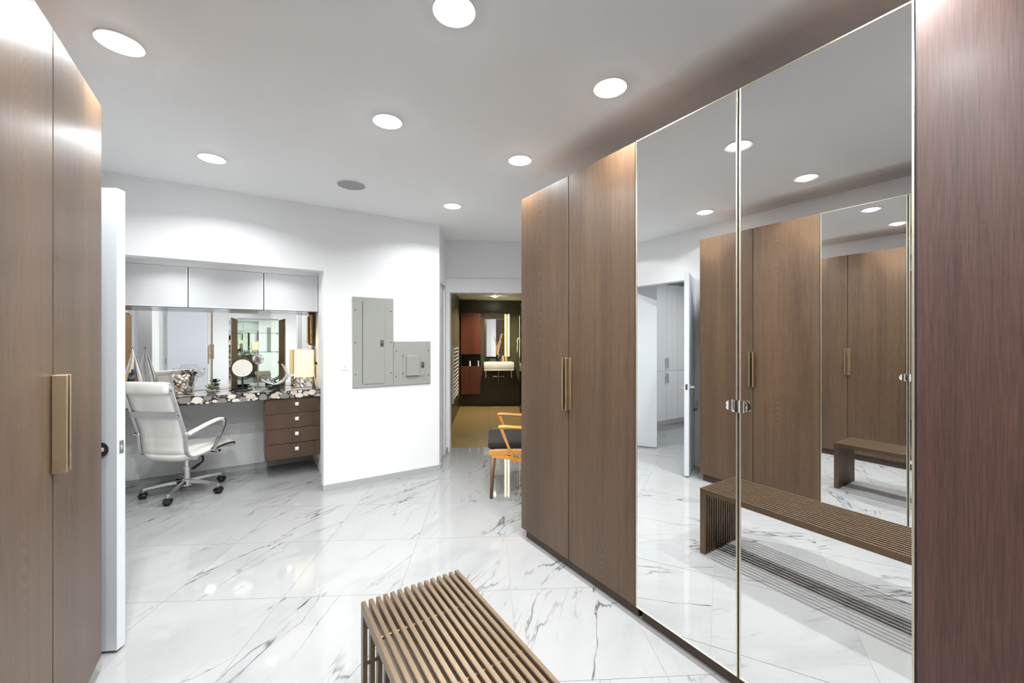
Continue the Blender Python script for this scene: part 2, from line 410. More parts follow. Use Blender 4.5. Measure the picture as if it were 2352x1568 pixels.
# baseboards
b = bm_new(); prism(b, [(.562, YV-.012), (1.70, YV-.012), (1.69, YV), (.569, YV), (.569, 4.15), (.562, 4.15)], 0, .055)
struct('baseboard_panel_pier', b, 'base', 'low grey baseboard under the electrical panels')
b = bm_new(); bbox(b, -.53, -.518, 4.335, 4.45, 0, .055); bbox(b, -.53, -.518, 4.90, 5.02, 0, .055); bbox(b, -.53, -.507, 5.01, 5.025, 0, .055)
struct('baseboard_return', b, 'base', 'low grey baseboard of the return wall')
b = box(XA, .62, YB-.012, YB, 0, .055); bx(b, XA, XA+.012, 4.16, YB-.012, 0, .055)
struct('baseboard_alcove', b, 'base', 'low grey baseboard along the alcove back wall')

# ------------------------------------------------------------------ doors
def lever(parent, side, x, z):
    """lever handle on local +-y face"""
    s = side
    h = obj('door_handle', xf(lathe(bm_new(), [(.0, 0), (.031, 0), (.031, .008), (.014, .010), (.012, .045), (0, .045)], 24),
            Matrix.Translation((x, s*.02, z)) @ Matrix.Rotation(R(-90*s), 4, 'X')), 'chrome', parent, smooth=True)
    obj('lever', tube(smooth_path([(x, s*.055, z), (x-.03, s*.062, z), (x-.11, s*.06, z)], 5), .0085, 12), 'chrome', h, smooth=True)
def leaf(name, label, hinge, free, h=2.048, th=.044, handle=True):
    v = Vector((free[0]-hinge[0], free[1]-hinge[1], 0)); L = v.length; rz = math.atan2(v.y, v.x)
    o = bpy.data.objects.new(name, None); COL.objects.link(o); o.location = (hinge[0], hinge[1], 0); o.rotation_euler = (0, 0, rz)
    o['kind'] = 'structure'; o['label'] = label
    obj('door_leaf', box(0, L, -th/2, th/2, .012, h, .002), 'door_paint', o)
    if handle:
        lever(o, 1, L-.06, .90); lever(o, -1, L-.06, .90)
        lp = obj('latch_plate', box(L-.0005, L+.0015, -.011, .011, .875, .932, .0004, 1), 'steel', o)
        obj('latch_bolt', box(L, L+.008, -.006, .006, .895, .912, .001, 1), 'chrome', lp)
    for z in (.25, 1.02, 1.8): obj('hinge', lathe(bm_new(), [(.006, 0), (.006, .09)], 12, (-.004, -th/2-.004, z)), 'steel', o, smooth=True)
    return o
leaf('door_1', 'pale grey door leaf standing open beside the left wardrobe', (-.925, 2.695), (-.478, 2.468))
leaf('door_2', 'pale grey door leaf opened into the hall', (-.955, 3.62), (-1.15, 3.335), handle=False)
# narrow door in the return wall
c = bw(-.553, 4.46); o = bpy.data.objects.new('door_3', None); COL.objects.link(o); o.location = (c[0], c[1], 0); o.rotation_euler = (0, 0, BA+R(90)); o['kind'] = 'structure'
o['label'] = 'narrow white flush door recessed in the return wall'
obj('door_leaf', box(0, .43, -.006, .006, .01, 1.99, .001, 1), 'wall', o)
for z in (.38, 1.63):
    hg = obj('hinge', box(.012, .10, -.012, -.006, z, z+.09, .001, 1), 'steel', o)
    obj('hinge_pin', lathe(bm_new(), [(.006, 0), (.006, .09)], 12, (.05, -.013, z)), 'steel', hg, smooth=True)

# ------------------------------------------------------------------ wardrobes
WH, PL = 2.3525, .07
def handle_mesh():
    b = bx(bm_new(), -.004, .004, -.036, 0, -.153, .153, .0015, 2)
    bx(b, -.004, .012, -.004, 0, -.153, .153, .001, 1)
    return b
def wardrobe(name, label, x_front, y0, side, kind, mat='wood', depth=.43, group='wardrobes facing each other'):
    """side +1: opens towards -x (right row), -1: towards +x. Local: x along wall (world y), y = depth into the unit."""
    w = 1.0
    rz = R(-90) if side > 0 else R(90)
    # right row: local +x -> world -y ; local +y -> world +x
    loc = (x_front, y0+w/2, 0)
    t = thing(name, label, 'wardrobe', loc, rz, group)
    obj('body', box(-w/2+.001, w/2-.001, .023, depth, PL, WH-.004), 'wood_side', t)
    obj('front_shadow_gap', box(-w/2+.004, w/2-.004, .0205, .0228, PL+.003, WH-.006), 'gap', t)
    gp = box(-.0032, .0032, .0025, .0205, PL+.002, WH-.004)
    for s_ in (-1, 1): bx(gp, s_*(w/2-.00125)-.0012, s_*(w/2-.00125)+.0012, .0025, .0205, PL+.002, WH-.004)
    obj('door_gap_shade', gp, 'gap', t)  # black strips fill the open door gaps as painted shade
    obj('plinth', box(-w/2+.012, w/2-.012, .036, depth-.02, 0, PL, .001, 1), 'plinth', t)
    for k in (-1, 1):
        x0, x1 = (-w/2+.0025, -.0033) if k < 0 else (.0033, w/2-.0025)
        cxm = (x0+x1)/2; hw = (x1-x0)/2; zc = (PL+WH)/2; hh = (WH-PL)/2
        if kind == 'wood':
            d = obj('door', box(-hw, hw, 0, .02, -hh, hh, .0008, 1), mat, t, (cxm, 0, zc))
            h = obj('handle', handle_mesh(), 'brass', d, (-k*(hw-.012), 0, 1.118-zc)); h['label'] = 'brushed brass pull'
        else:
            d = obj('door', box(-hw, hw, .006, .02, -hh, hh), 'steel', t, (cxm, 0, zc))
            ed = .0055
            fb_ = bm_new()
            for a0, a1, z0, z1 in ((-hw, -hw+ed, -hh, hh), (hw-ed, hw, -hh, hh), (-hw+ed, hw-ed, -hh, -hh+ed), (-hw+ed, hw-ed, hh-ed, hh)):
                bx(fb_, a0, a1, -.0015, .006, z0, z1, .0006, 1)
            obj('edge_frame', fb_, 'edge_metal', d)
            obj('mirror_pane', box(-hw+ed, hw-ed, .001, .006, -hh+ed, hh-ed), 'mirror', d)
            # half-round cupped chrome pull at the meeting edge
            hb = bm_new(); r = .0235; wv = .037; fr_, bk_ = [], []
            for i in range(13):
                f = i/12
                half = r if f < .4 else r*math.sqrt(max(.0, 1-((f-.4)/.6)**2))
                half = max(half, .002); yy = -.019 + .010*math.sin(math.pi*min(1, f*1.05))
                fr_.append([hb.verts.new((k*f*wv, yy, z_)) for z_ in (-half, 0, half)]); bk_.append([hb.verts.new((k*f*wv, -.0045, z_)) for z_ in (-half, 0, half)])
            for i in range(12):
                for j in range(2):
                    hb.faces.new((fr_[i][j], fr_[i+1][j], fr_[i+1][j+1], fr_[i][j+1])); hb.faces.new((bk_[i][j], bk_[i][j+1], bk_[i+1][j+1], bk_[i+1][j]))
                hb.faces.new((fr_[i][0], bk_[i][0], bk_[i+1][0], fr_[i+1][0])); hb.faces.new((fr_[i][2], fr_[i+1][2], bk_[i+1][2], bk_[i][2]))
            for i in (0, 12):
                for j in range(2): hb.faces.new((fr_[i][j], fr_[i][j+1], bk_[i][j+1], bk_[i][j]))
            bx(hb, min(.004*k, .016*k), max(.004*k, .016*k), -.005, .002, -.010, .010)
            pl_ = obj('pull', hb, 'chrome', d, (-k*(hw-.001), 0, 1.124-zc), smooth=True); pl_['label'] = 'half round chrome pull'
    return t
Y0 = 2.350
wardrobe('wardrobe', 'dark brown two-door wardrobe beside the wooden armchair', WX, Y0-1, 1, 'wood')
wardrobe('mirrored_wardrobe', 'wardrobe with two tall mirror doors and a chrome pull on the right', WX, Y0-2, 1, 'mirror')
wardrobe('wardrobe', 'wardrobe with shade-darkened reddish brown doors at the right edge, beside the mirror doors', WX, Y0-3, 1, 'wood', 'wood_shaded')
wardrobe('wardrobe', 'brown wardrobe at the left edge with a large brass pull, beside open door', LX, Y0-1, -1, 'wood', depth=.38)
wardrobe('mirrored_wardrobe', 'mirror-door wardrobe facing the other, seen only as a reflection', LX, Y0-2, -1, 'mirror', depth=.38)
wardrobe('wardrobe', 'brown wardrobe behind the camera next to the reflected mirror doors', LX, Y0-3, -1, 'wood', depth=.38)

t = thing('wall_mirror', 'tall frameless mirror at the end of the room, glimpsed in reflection', 'mirror', (.18, SOUTH, 0))
obj('pane', box(-.42, .42, .0015, .008, .15, 2.0, .001, 1), 'mirror', t); obj('backing', box(-.40, .40, .0002, .0014, .17, 1.98), 'black', t)
# ------------------------------------------------------------------ slatted bench
def bench():
    w, L, h, n, s = .39, 1.50, .42, 15, .0155
    t = thing('slatted_bench', 'bronze slatted bench with slatted legs in front of the mirror doors', 'bench', (.345+w/2, 1.556-L/2, 0))
    tk = .036; hl = L/2
    b = bm_new()
    prof = [(-hl, 0), (-hl+tk, 0), (-hl+tk, h-tk), (hl-tk, h-tk), (hl-tk, 0), (hl, 0), (hl, h), (-hl, h)]
    a = [b.verts.new((-s/2, y, z)) for y, z in prof]; c = [b.verts.new((s/2, y, z)) for y, z in prof]
    m = len(prof)
    b.faces.new((a[0], a[1], a[2], a[7])); b.faces.new((a[2], a[3], a[6], a[7])); b.faces.new((a[3], a[4], a[5], a[6]))
    b.faces.new((c[7], c[2], c[1], c[0])); b.faces.new((c[7], c[6], c[3], c[2])); b.faces.new((c[6], c[5], c[4], c[3]))
    for i in range(m): b.faces.new((a[i], c[i], c[(i+1) % m], a[(i+1) % m]))
    bmesh.ops.recalc_face_normals(b, faces=b.faces)
    es = [e for e in b.edges if e.calc_face_angle(0) > .5]
    bmesh.ops.bevel(b, geom=es, offset=.0018, segments=2, affect='EDGES')
    me = bpy.data.meshes.new('slat'); b.to_mesh(me); b.free(); me.materials.append(M['bronze'])
    pitch = (w-s)/(n-1)
    for i in range(n): link_mesh('slat', me, t, (-w/2+s/2+i*pitch, 0, 0))
    for y0, y1 in ((-hl+.004, -hl+tk-.004), (hl-tk+.004, hl-.004)): obj('foot_bar', box(-w/2+.003, w/2-.003, y0, y1, .001, .016, .001, 1), 'bronze', t)
    rb = xf(lathe(bm_new(), [(.006, 0), (.006, w-.004)], 10), Matrix.Translation((-w/2+.002, 0, 0)) @ Matrix.Rotation(R(90), 4, 'Y'))
    rme = bpy.data.meshes.new('cross_rod'); rb.to_mesh(rme); rb.free(); rme.materials.append(M['bronze'])
    for y, z in ((-hl+.2, h-.018), (-.25, h-.018), (.25, h-.018), (hl-.2, h-.018), (hl-.018, .33), (hl-.018, .20), (hl-.018, .06), (-hl+.018, .33), (-hl+.018, .20), (-hl+.018, .06)):
        link_mesh('cross_rod', rme, t, (0, y, z))
bench()

# ------------------------------------------------------------------ ceiling lights and speaker
def downlight(x, y, label, z=ZC):
    t = thing('recessed_downlight', label, 'downlight', (x, y, z), 0, 'round recessed ceiling downlights')
    obj('trim_ring', lathe(bm_new(), [(.0525, -.0015), (.056, -.0035), (.070, -.0065), (.0745, -.0075), (.077, -.0085), (.0775, 0), (.0525, 0)], 40, cap=False), 'white_plastic', t, smooth=True)
    obj('lens', lathe(bm_new(), [(.0525, -.0016), (.0505, -.0090), (.044, -.0150), (.028, -.0190), (0, -.0210)], 16, cap=False), 'led' if z == ZC else 'led_fill', t, smooth='all')
    ld = bpy.data.lights.new('downlight_lamp', 'AREA'); ld.shape = 'DISK'; ld.size = .045; ld.energy = DOWNLIGHT_W*(1 if z == ZC else .22); ld.spread = SPREAD; ld.color = LAMP_COL
    lo = bpy.data.objects.new('downlight_lamp', ld); COL.objects.link(lo); lo.parent = t; lo.location = (0, 0, -.023)
for x, y, l in ((-.44, 2.25, 'recessed downlight over the left wardrobe end, largest on the left'),
                (.63, 1.365, 'recessed downlight at the top edge of the picture'),
                (.642, 2.26, 'recessed downlight in the middle of the ceiling, above the panel wall'),
                (1.45, 1.38, 'recessed downlight close above the mirror doors on the right'),
                (-.207, 3.357, 'recessed downlight near the alcove wall, on the far left'),
                (1.53, 2.27, 'recessed downlight just above the dark wardrobe end'),
                (1.545, 3.385, 'farthest recessed downlight, in front of the bathroom doorway'),
                (-.30, 1.36, 'recessed downlight by the left wardrobes, seen in the mirror doors'),
                (-.30, .42, 'added unseen fill downlight behind the camera on the left'),  # unseen rows behind the camera, added for fill light
                (.63, .42, 'added unseen fill downlight behind the camera in the middle'),
                (1.45, .42, 'added unseen fill downlight behind the camera on the right'),
                (-.30, -.55, 'added unseen fill downlight at the back of the room on the left'),
                (1.45, -.55, 'added unseen fill downlight at the back of the room on the right'),
                (-2.1, 3.0, 'recessed downlight in the hall beyond the double door')):
    downlight(x, y, l)
for x, l in ((-.55, 'added unseen fill downlight in the alcove soffit over the office chair'), (.20, 'added unseen fill downlight in the alcove soffit over the drawers')):
    downlight(x, 4.42, l, 2.12)  # added fill lamps, hidden behind the header to brighten the alcove
t = thing('ceiling_speaker', 'round grey flush ceiling speaker between the downlights', 'speaker', (.672, 3.355, ZC))
obj('bezel', lathe(bm_new(), [(.102, -.004), (.104, -.006), (.112, -.003), (.113, 0), (.102, 0)], 40, cap=False), 'white_plastic', t, smooth=True)
obj('grille', lathe(bm_new(), [(0, -.004), (.102, -.003), (.102, 0), (0, 0)], 40), 'mesh_grille', t, smooth=True)

# ------------------------------------------------------------------ electrical panels, switch
def screw(parent, x, z, y, r=.006):
    return obj('screw', xf(lathe(bm_new(), [(r, 0), (r*.8, .002), (0, .0025)], 10), Matrix.Translation((x, y, z)) @ Matrix.Rotation(R(90), 4, 'X')), 'screw', parent, smooth=True)
t = thing('electrical_panel', 'tall grey electrical panel with a long hinged door', 'electrical panel', (.817, YV, .918), 0, 'grey electrical panels')
obj('cover', box(0, .384, -.012, 0, 0, .863, .004), 'elec', t)
d = obj('door', box(.092, .292, -.0165, -.012, .034, .826, .0012, 1), 'elec', t)
lt = obj('latch', box(.252, .289, -.0185, -.0165, .388, .455, .001, 1), plain('latch_grey', srgb(98, 98, 96), .4), d)
obj('latch_slot', box(.262, .278, -.0192, -.0185, .402, .420), 'black', lt)
obj('hinge', box(.089, .092, -.0155, -.012, .04, .82), 'screw', t)
for x in (.024, .358):
    for z in (.13, .43, .735): screw(t, x, z, -.012)
t = thing('electrical_panel', 'small grey electrical panel with a raised square door', 'electrical panel', (1.203, YV, .918), 0, 'grey electrical panels')
obj('cover', box(0, .386, -.012, 0, 0, .440, .004), 'elec', t)
d = obj('door', box(.094, .318, -.0155, -.012, .085, .320, .0012, 1), 'elec', t)
obj('raised_plate', box(.126, .262, -.030, -.0155, .090, .300, .008, 2), 'elec', d)
lt = obj('latch', box(.281, .315, -.0175, -.0155, .165, .228, .001, 1), plain('latch_grey', srgb(90, 90, 88), .4), d)
obj('latch_slot', box(.290, .305, -.0182, -.0175, .178, .195), 'black', lt)
for z in (.11, .285): obj('hinge', box(.090, .096, -.016, -.012, z, z+.02), 'screw', t)
for x in (.026, .362):
    for z in (.09, .345): screw(t, x, z, -.012)
t = thing('light_switch', 'white rocker light switch left of the electrical panels', 'switch', (.752, YV, 1.153))
obj('plate', box(-.036, .036, -.006, 0, -.06, .06, .002), 'white_plastic', t)
r_ = obj('rocker', box(-.016, .016, -.010, -.006, -.034, .034, .0015), 'white_plastic', t)
obj('marker', box(-.012, .012, -.0105, -.010, -.024, -.021), 'steel', r_)
t = thing('blank_wall_plate', 'blank white square plate low on the alcove wall', 'wall plate', (-.123, YB, .385))
obj('plate', box(-.045, .045, -.005, 0, -.06, .06, .002), 'white_plastic', t); screw(t, 0, .045, -.005, .003)
t = thing('power_outlet', 'white outlet with plug on the alcove side wall behind lamp', 'outlet', (.62, 4.82, 1.15), R(-90))
obj('plate', box(-.036, .036, -.006, 0, -.06, .06, .002), 'white_plastic', t)
pg = obj('plug', box(-.014, .014, -.03, -.006, -.042, -.014, .003), 'black', t)
obj('cord', tube(smooth_path([(0, -.028, -.03), (0, -.035, -.1), (.02, -.03, -.2), (.06, -.02, -.275)], 6), .003, 8), 'white_plastic', t, smooth=True)

# ------------------------------------------------------------------ vanity alcove
DZ = .866
# desk slab with slices of fossil wood in its front edge
t = thing('vanity_desk', 'floating black resin desk inlaid with fossil wood slices', 'desk', (0, 0, 0))
obj('slab', box(XA+.001, .619, 4.604, YB-.002, DZ-.073, DZ, .002), 'epoxy', t)
smats = ['stone_a', 'stone_a', 'stone_e', 'stone_b', 'stone_b', 'stone_c']
rng = random.Random(11)
def irregular(r, n, rx=1.0):
    ph = rng.random()*6.28
    return [(r*rx*math.cos(ph+2*math.pi*k/n)*(1+rng.uniform(-.14, .14)), r*math.sin(ph+2*math.pi*k/n)*(1+rng.uniform(-.14, .14))) for k in range(n)]
placed = []
for att in range(4000):
    r = rng.choice((.034, .030, .026, .022, .018, .014, .011, .009)) if att > 300 else rng.choice((.034, .030, .026))
    x = rng.uniform(XA+.03, .60); z = rng.uniform(-.030, .030)
    if all((x-a)**2+(z-c)**2 > (r+rr+.0015)**2 for a, c, rr in placed):
        placed.append((x, z, r))
    if len(placed) > 120: break
for x, z, r in placed:
    pts = irregular(r*1.06, rng.choice((6, 7, 9, 11)), rng.choice((1, 1.1, 1.3, 1.5))); dep = rng.uniform(.0003, .003)
    b = bm_new()
    pp = [(x+px, max(-.0355, min(.0355, z+pz))) for px, pz in pts]
    f = [b.verts.new((px, 4.604-dep, DZ-.0365+pz)) for px, pz in pp]; bk = [b.verts.new((px, 4.612, DZ-.0365+pz)) for px, pz in pp]
    b.faces.new(f); 
    for k in range(len(pp)): b.faces.new((f[k], bk[k], bk[(k+1) % len(pp)], f[(k+1) % len(pp)]))
    obj('stone_slice', b, 'stone_d' if abs(x+.57) < .035 else rng.choice(smats), t)
# larger slices let into the polished top
ptop = []
for att in range(6000):
    r = rng.choice((.06, .05, .04, .03, .022)) if att > 400 else rng.choice((.07, .06, .05))
    x = rng.uniform(XA+.08, .55); y = rng.uniform(4.66, YB-.07)
    if all((x-a)**2+(y-c)**2 > (r+rr+.002)**2 for a, c, rr in ptop): ptop.append((x, y, r))
    if len(ptop) > 110: break
for x, y, r in ptop:
    b = prism(bm_new(), [(x+a, y+c) for a, c in irregular(r, 12)], DZ-.004, DZ+.0004)
    obj('stone_slice', b, rng.choice(smats[:5]), t)
# drawer unit
t = thing('drawer_unit', 'dark walnut drawer unit with four drawers under the desk', 'drawers', (.13, 4.625, 0))
obj('body', box(0, .488, .018, .50, .186, DZ-.0745, .001, 1), 'drawer_wood', t)
zs = [.188, .340, .491, .640, .789]
for k in range(4):
    d = obj('drawer', box(-.242, .242, 0, .017, -.073, .072, .001, 1), 'drawer_wood', t, (.245, 0, (zs[k]+zs[k+1])/2))
    kn = obj('knob', box(-.016, .016, -.016, -.004, -.016, .016, .005, 3), 'white_plastic', d, (.03, 0, .015), smooth=True); kn['label'] = 'cream square knob with a brass edge'
    obj('knob_base', box(-.018, .018, -.006, 0, -.018, .018, .002, 1), 'brass', kn)
# mirror behind the desk
t = tag(obj('vanity_mirror', box(-.855, .855, -.003, .003, DZ+.002, 1.668), 'mirror', None, (-.241, YB-.0155, 0), R(.7)), 'wide frameless wall mirror behind the vanity desk', 'mirror')
# wall cabinets
xs = [XA+.002, -.472, .124, .618]
labs = ['grey glossy wall cabinet over the silver vase, beside the door', 'grey glossy wall cabinet in the middle above the mirror', 'grey glossy wall cabinet above the table lamp']
for k in range(3):
    x0, x1 = xs[k], xs[k+1]
    t = thing('wall_cabinet', labs[k], 'cabinet', (x0, 4.77, 1.672), 0, 'grey wall cabinets over the vanity mirror')
    w = x1-x0
    obj('body', box(.004, w-.004, .022, YB-4.77-.001, 0, .37), 'white_cab', t)
    obj('bottom_strip', box(.001, w-.001, .003, YB-4.77-.03, -.004, -.0005), 'strip_metal', t)
    d = obj('door', box(.006, w-.006, .004, .02, .004, .366, .001, 1), 'gloss_grey', t)
    fbm = bm_new()
    for a0, a1, z0, z1 in ((.004, .012, .002, .368), (w-.012, w-.004, .002, .368), (.012, w-.012, .002, .008), (.012, w-.012, .362, .368)): bx(fbm, a0, a1, 0, .018, z0, z1, .0006, 1)
    obj('door_frame', fbm, 'white_cab', d)
struct('trim_2', box(XA, .62, 4.79, 4.81, 2.046, 2.12), 'wall', 'white filler strip over the wall cabinets')
# bronze display case with splayed sides, mirror back and glass shelves
t = thing('display_case', 'bronze-sided mirrored display case with glass shelves on the vanity mirror', 'display case', (.086, YB-.016, 0), R(.7))
obj('back_mirror', box(-.187, .187, -.006, 0, DZ+.004, 1.585), 'mirror_green', t)
for s in (-1, 1):
    b = bm_new()
    q = [(s*.187, -.001, DZ+.003, 1.585), (s*.187, -.010, DZ+.003, 1.585), (s*.238, -.125, DZ+.003, 1.60), (s*.244, -.123, DZ+.003, 1.60), (s*.196, -.001, DZ+.003, 1.585)]
    lo = [b.verts.new((x, y, z0)) for x, y, z0, z1 in q]; hi = [b.verts.new((x, y, z1)) for x, y, z0, z1 in q]
    b.faces.new(lo); b.faces.new(hi)
    for i in range(5): b.faces.new((lo[i], lo[(i+1) % 5], hi[(i+1) % 5], hi[i]))
    sp = obj('side_panel', b, plain('bronze_panel', srgb(120, 96, 62), .3, metal=.5), t)
    obj('edge_strip', box(s*.241-.004, s*.241+.004, -.130, -.124, DZ+.003, 1.60, .001, 1), 'brass', sp)
for z in (1.44, 1.24): 
    g = obj('glass_shelf', box(-.185, .185, -.085, -.008, z, z+.006, .001, 1), 'glass_green', t)
    for s in (-1, 1): obj('shelf_pin', xf(lathe(bm_new(), [(.006, 0), (.006, .012), (0, .014)], 10), Matrix.Translation((s*.172, -.05, z-.007))), 'chrome', g, smooth=True)
obj('top_rail', box(-.187, .187, -.02, 0, 1.585, 1.60, .001, 1), 'steel', t)
t = thing('silver_disc', 'round silver leaf-pattern disc ornament behind the makeup mirror', 'ornament', (.080, 5.045, DZ))
b = xf(lathe(bm_new(), [(0, -.004), (.05, -.002), (.052, 0), (.05, .002), (0, .004)], 32), Matrix.Translation((0, 0, .30)) @ Matrix.Rotation(R(90), 4, 'X'))
obj('disc', b, 'chrome', t, smooth=True)
for k in range(9):
    a = -40+k*12
    obj('leaf_rib', tube([(-.04+.01*k, -.005, .262+.004*k), (-.03+.01*k, -.006, .30), (-.012+.006*k, -.005, .338-.003*k)], .0022, 6), 'black', t)
obj('stand', tube([(0, .004, 0), (0, .004, .25)], .004, 8), 'steel', t); obj('foot', lathe(bm_new(), [(.03, 0), (.03, .006), (.006, .010), (0, .010)], 20), 'steel', t, smooth=True)

# gold and black wall art on the alcove side walls
def art(x, y, side, z0, z1, w, label):
    t = thing('framed_gold_art', label, 'wall art', (x, y, z0), 0, 'gold wall art in the alcove')
    h = z1-z0; a = lambda p, q: (min(p*side, q*side), max(p*side, q*side))
    x0, x1 = a(0, .046); obj('panel', box(x0, x1, .02, w-.02, .02, h-.02), 'gold', t)
    fbm = bm_new(); x0, x1 = a(0, .030)
    for y0, y1, q0, q1 in ((0, .022, 0, h), (w-.022, w, 0, h), (.022, w-.022, 0, .03), (.022, w-.022, h-.03, h)): bx(fbm, x0, x1, y0, y1, q0, q1, .002, 1)
    obj('frame', fbm, 'black', t)
art(.6195, 4.97, -1, 1.31, 1.66, .13, 'narrow gold and black framed art above the table lamp')
art(XA+.0005, 4.25, 1, 1.05, 1.66, .36, 'gold and black framed art reflected behind the silver vase')

# table lamp
t = thing('table_lamp', 'lit table lamp with cream rectangular shade and faceted silver base', 'lamp', (.500, 4.90, DZ+.0006), R(-12))
b = bm_new(); hw, hd, hh = .082, .055, .05
nx = 8
rows = []
for j in range(4):
    z = .004 + j*.028
    ring = []
    per = [(-hw, -hd), (hw, -hd), (hw, hd), (-hw, hd)]
    for e in range(4):
        ax, ay = per[e]; cx_, cy_ = per[(e+1) % 4]
        m_ = nx if e % 2 == 0 else 5
        for i in range(m_):
            f = (i + (.5 if j % 2 else 0))/m_
            px = ax+(cx_-ax)*f; py = ay+(cy_-ay)*f
            k = 1.0 if (i+j) % 2 else .93
            ring.append(b.verts.new((px*k, py*k, z)))
    rows.append(ring)
n_ = len(rows[0])
for j in range(3):
    for i in range(n_):
        b.faces.new((rows[j][i], rows[j][(i+1) % n_], rows[j+1][i])); b.faces.new((rows[j][(i+1) % n_], rows[j+1][(i+1) % n_], rows[j+1][i]))
b.faces.new(rows[0][::-1]); b.faces.new(rows[-1])
obj('base', b, 'chrome', t)
obj('foot_plate', box(-.08, .08, -.053, .053, 0, .004, .001, 1), 'chrome', t)
obj('neck', lathe(bm_new(), [(.018, .088), (.016, .10), (.008, .104), (.008, .19), (0, .19)], 16), 'brass', t, smooth=True)
b = bm_new(); z0, z1 = .108, .395
for s0, s1, q0, q1 in ((-.088, .088, -.058, -.0565), (-.088, .088, .0565, .058), (-.088, -.0865, -.0565, .0565), (.0865, .088, -.0565, .0565)): bx(b, s0, s1, q0, q1, z0, z1)
obj('shade', b, 'shade', t)
obj('bulb', lathe(bm_new(), [(0, .19), (.018, .20), (.026, .225), (.018, .25), (0, .258)], 16), emis('warm_bulb', (1, .78, .45, 1), 30), t, smooth=True)
ld = bpy.data.lights.new('lamp_light', 'POINT'); ld.energy = .9; ld.color = (1, .82, .55); ld.shadow_soft_size = .03
lo = bpy.data.objects.new('lamp_light', ld); COL.objects.link(lo); lo.parent = t; lo.location = (0, 0, .30)

# shells vase
VX, VY = -.525, 4.80
t = thing('glass_vase', 'clear glass jar vase full of seashells on the desk', 'vase', (VX, VY, DZ+.0006))
vp = [(.040, .0), (.046, .004), (.062, .06), (.078, .12), (.088, .175), (.086, .205), (.072, .225), (.062, .232), (.066, .242)]
obj('jar', lathe(bm_new(), vp, 36, cap=False), 'glass', t, smooth='all')
obj('glass_bottom', lathe(bm_new(), [(0, .0), (.042, .0), (.046, .008), (0, .010)], 32), 'glass', t, smooth=True)
obj('rim', xf(tube([(.066*math.cos(a*math.pi/16), .066*math.sin(a*math.pi/16), .242) for a in range(32)], .0035, 8, True), Matrix.Identity(4)), 'glass', t, smooth='all')
def shell_mesh(kind):
    b = bm_new()
    if kind == 0:
        bmesh.ops.create_icosphere(b, subdivisions=2, radius=.017); 
        for v in b.verts: v.co.z *= .42; v.co.x *= 1.3 if v.co.x > 0 else .8; v.co += v.co.normalized()*.0022*math.sin(math.atan2(v.co.y, v.co.x+.02)*16)
    elif kind == 1: lathe(b, [(0, -.024), (.006, -.018), (.011, -.008), (.014, .0), (.009, .006), (.011, .010), (.005, .014), (.006, .018), (0, .026)], 10)
    else:
        bmesh.ops.create_icosphere(b, subdivisions=2, radius=.015)
        for v in b.verts: v.co.z *= .6; v.co.y *= .8; v.co.x *= 1.15
    me = bpy.data.meshes.new('seashell'); bmesh.ops.recalc_face_normals(b, faces=b.faces); b.to_mesh(me); b.free()
    for p in me.polygons: p.use_smooth = True
    return me
sm = []
for k in range(3):
    for c in ((232, 220, 206), (206, 184, 166), (240, 234, 226), (166, 138, 120), (104, 84, 72)):
        me = shell_mesh(k); me.materials.append(plain('seashell', srgb(*c), .4, vary=.3, bscale=60)); sm.append(me)
rs = random.Random(5); pts = []
for att in range(6000):
    z = rs.uniform(.022, .182); R_ = (.044+(.086-.044)*min(1, z/.165)) - .0215
    a = rs.random()*6.283; r = R_*math.sqrt(rs.uniform(.45, 1)); p = Vector((r*math.cos(a), r*math.sin(a), z))
    if all((p-q).length > .0205 for q in pts): pts.append(p)
    if len(pts) >= 60: break
for p in pts:
    o = link_mesh('seashell', rs.choice(sm), None, (VX+p.x, VY+p.y, DZ+p.z)); o.rotation_euler = (rs.random()*6, rs.random()*6, rs.random()*6)
    tag(o, 'small seashell heaped with others in the clear glass vase', 'seashell', 'seashells in the glass vase')

# succulent in glass bowl
t = thing('succulent_bowl', 'small green succulent in a clear glass bowl on desk', 'plant', (-.300, 4.80, DZ+.0006))
obj('bowl', lathe(bm_new(), [(0, .001), (.028, .0), (.040, .012), (.047, .03), (.046, .046), (.042, .048)], 28, cap=False), 'glass', t, smooth='all')
obj('pebbles', lathe(bm_new(), [(0, .004), (.030, .005), (.041, .022), (.036, .034), (0, .038)], 20), 'stone_b', t, smooth=True)
def leaf_bm(L, w):
    b = bm_new(); prev = None; n = 6
    for i in range(n+1):
        f = i/n; x = L*f; ww = w*math.sin(math.pi*min(1, .12+.88*f))**.7*(1 if f < .99 else 0)
        z = .55*L*f**1.6; 
        row = [b.verts.new((x, -ww, z+.004*ww/w)), b.verts.new((x, 0, z-.004)), b.verts.new((x, ww, z+.004*ww/w)), b.verts.new((x, 0, z+.005))]
        if prev:
            for k in range(4): b.faces.new((prev[k], prev[(k+1) % 4], row[(k+1) % 4], row[k]))
        prev = row
    return b
for ring, (cnt, L, tilt) in enumerate(((9, .050, 0), (7, .040, 28), (5, .028, 52), (3, .018, 70))):
    for k in range(cnt):
        b = xf(leaf_bm(L, .0095 if ring < 2 else .007), Matrix.Translation((0, 0, .042+ring*.005)) @ Matrix.Rotation(2*math.pi*(k+.5*ring)/cnt, 4, 'Z') @ Matrix.Rotation(R(-tilt), 4, 'Y'))
        obj('leaf', b, 'succulent', t, smooth='all')

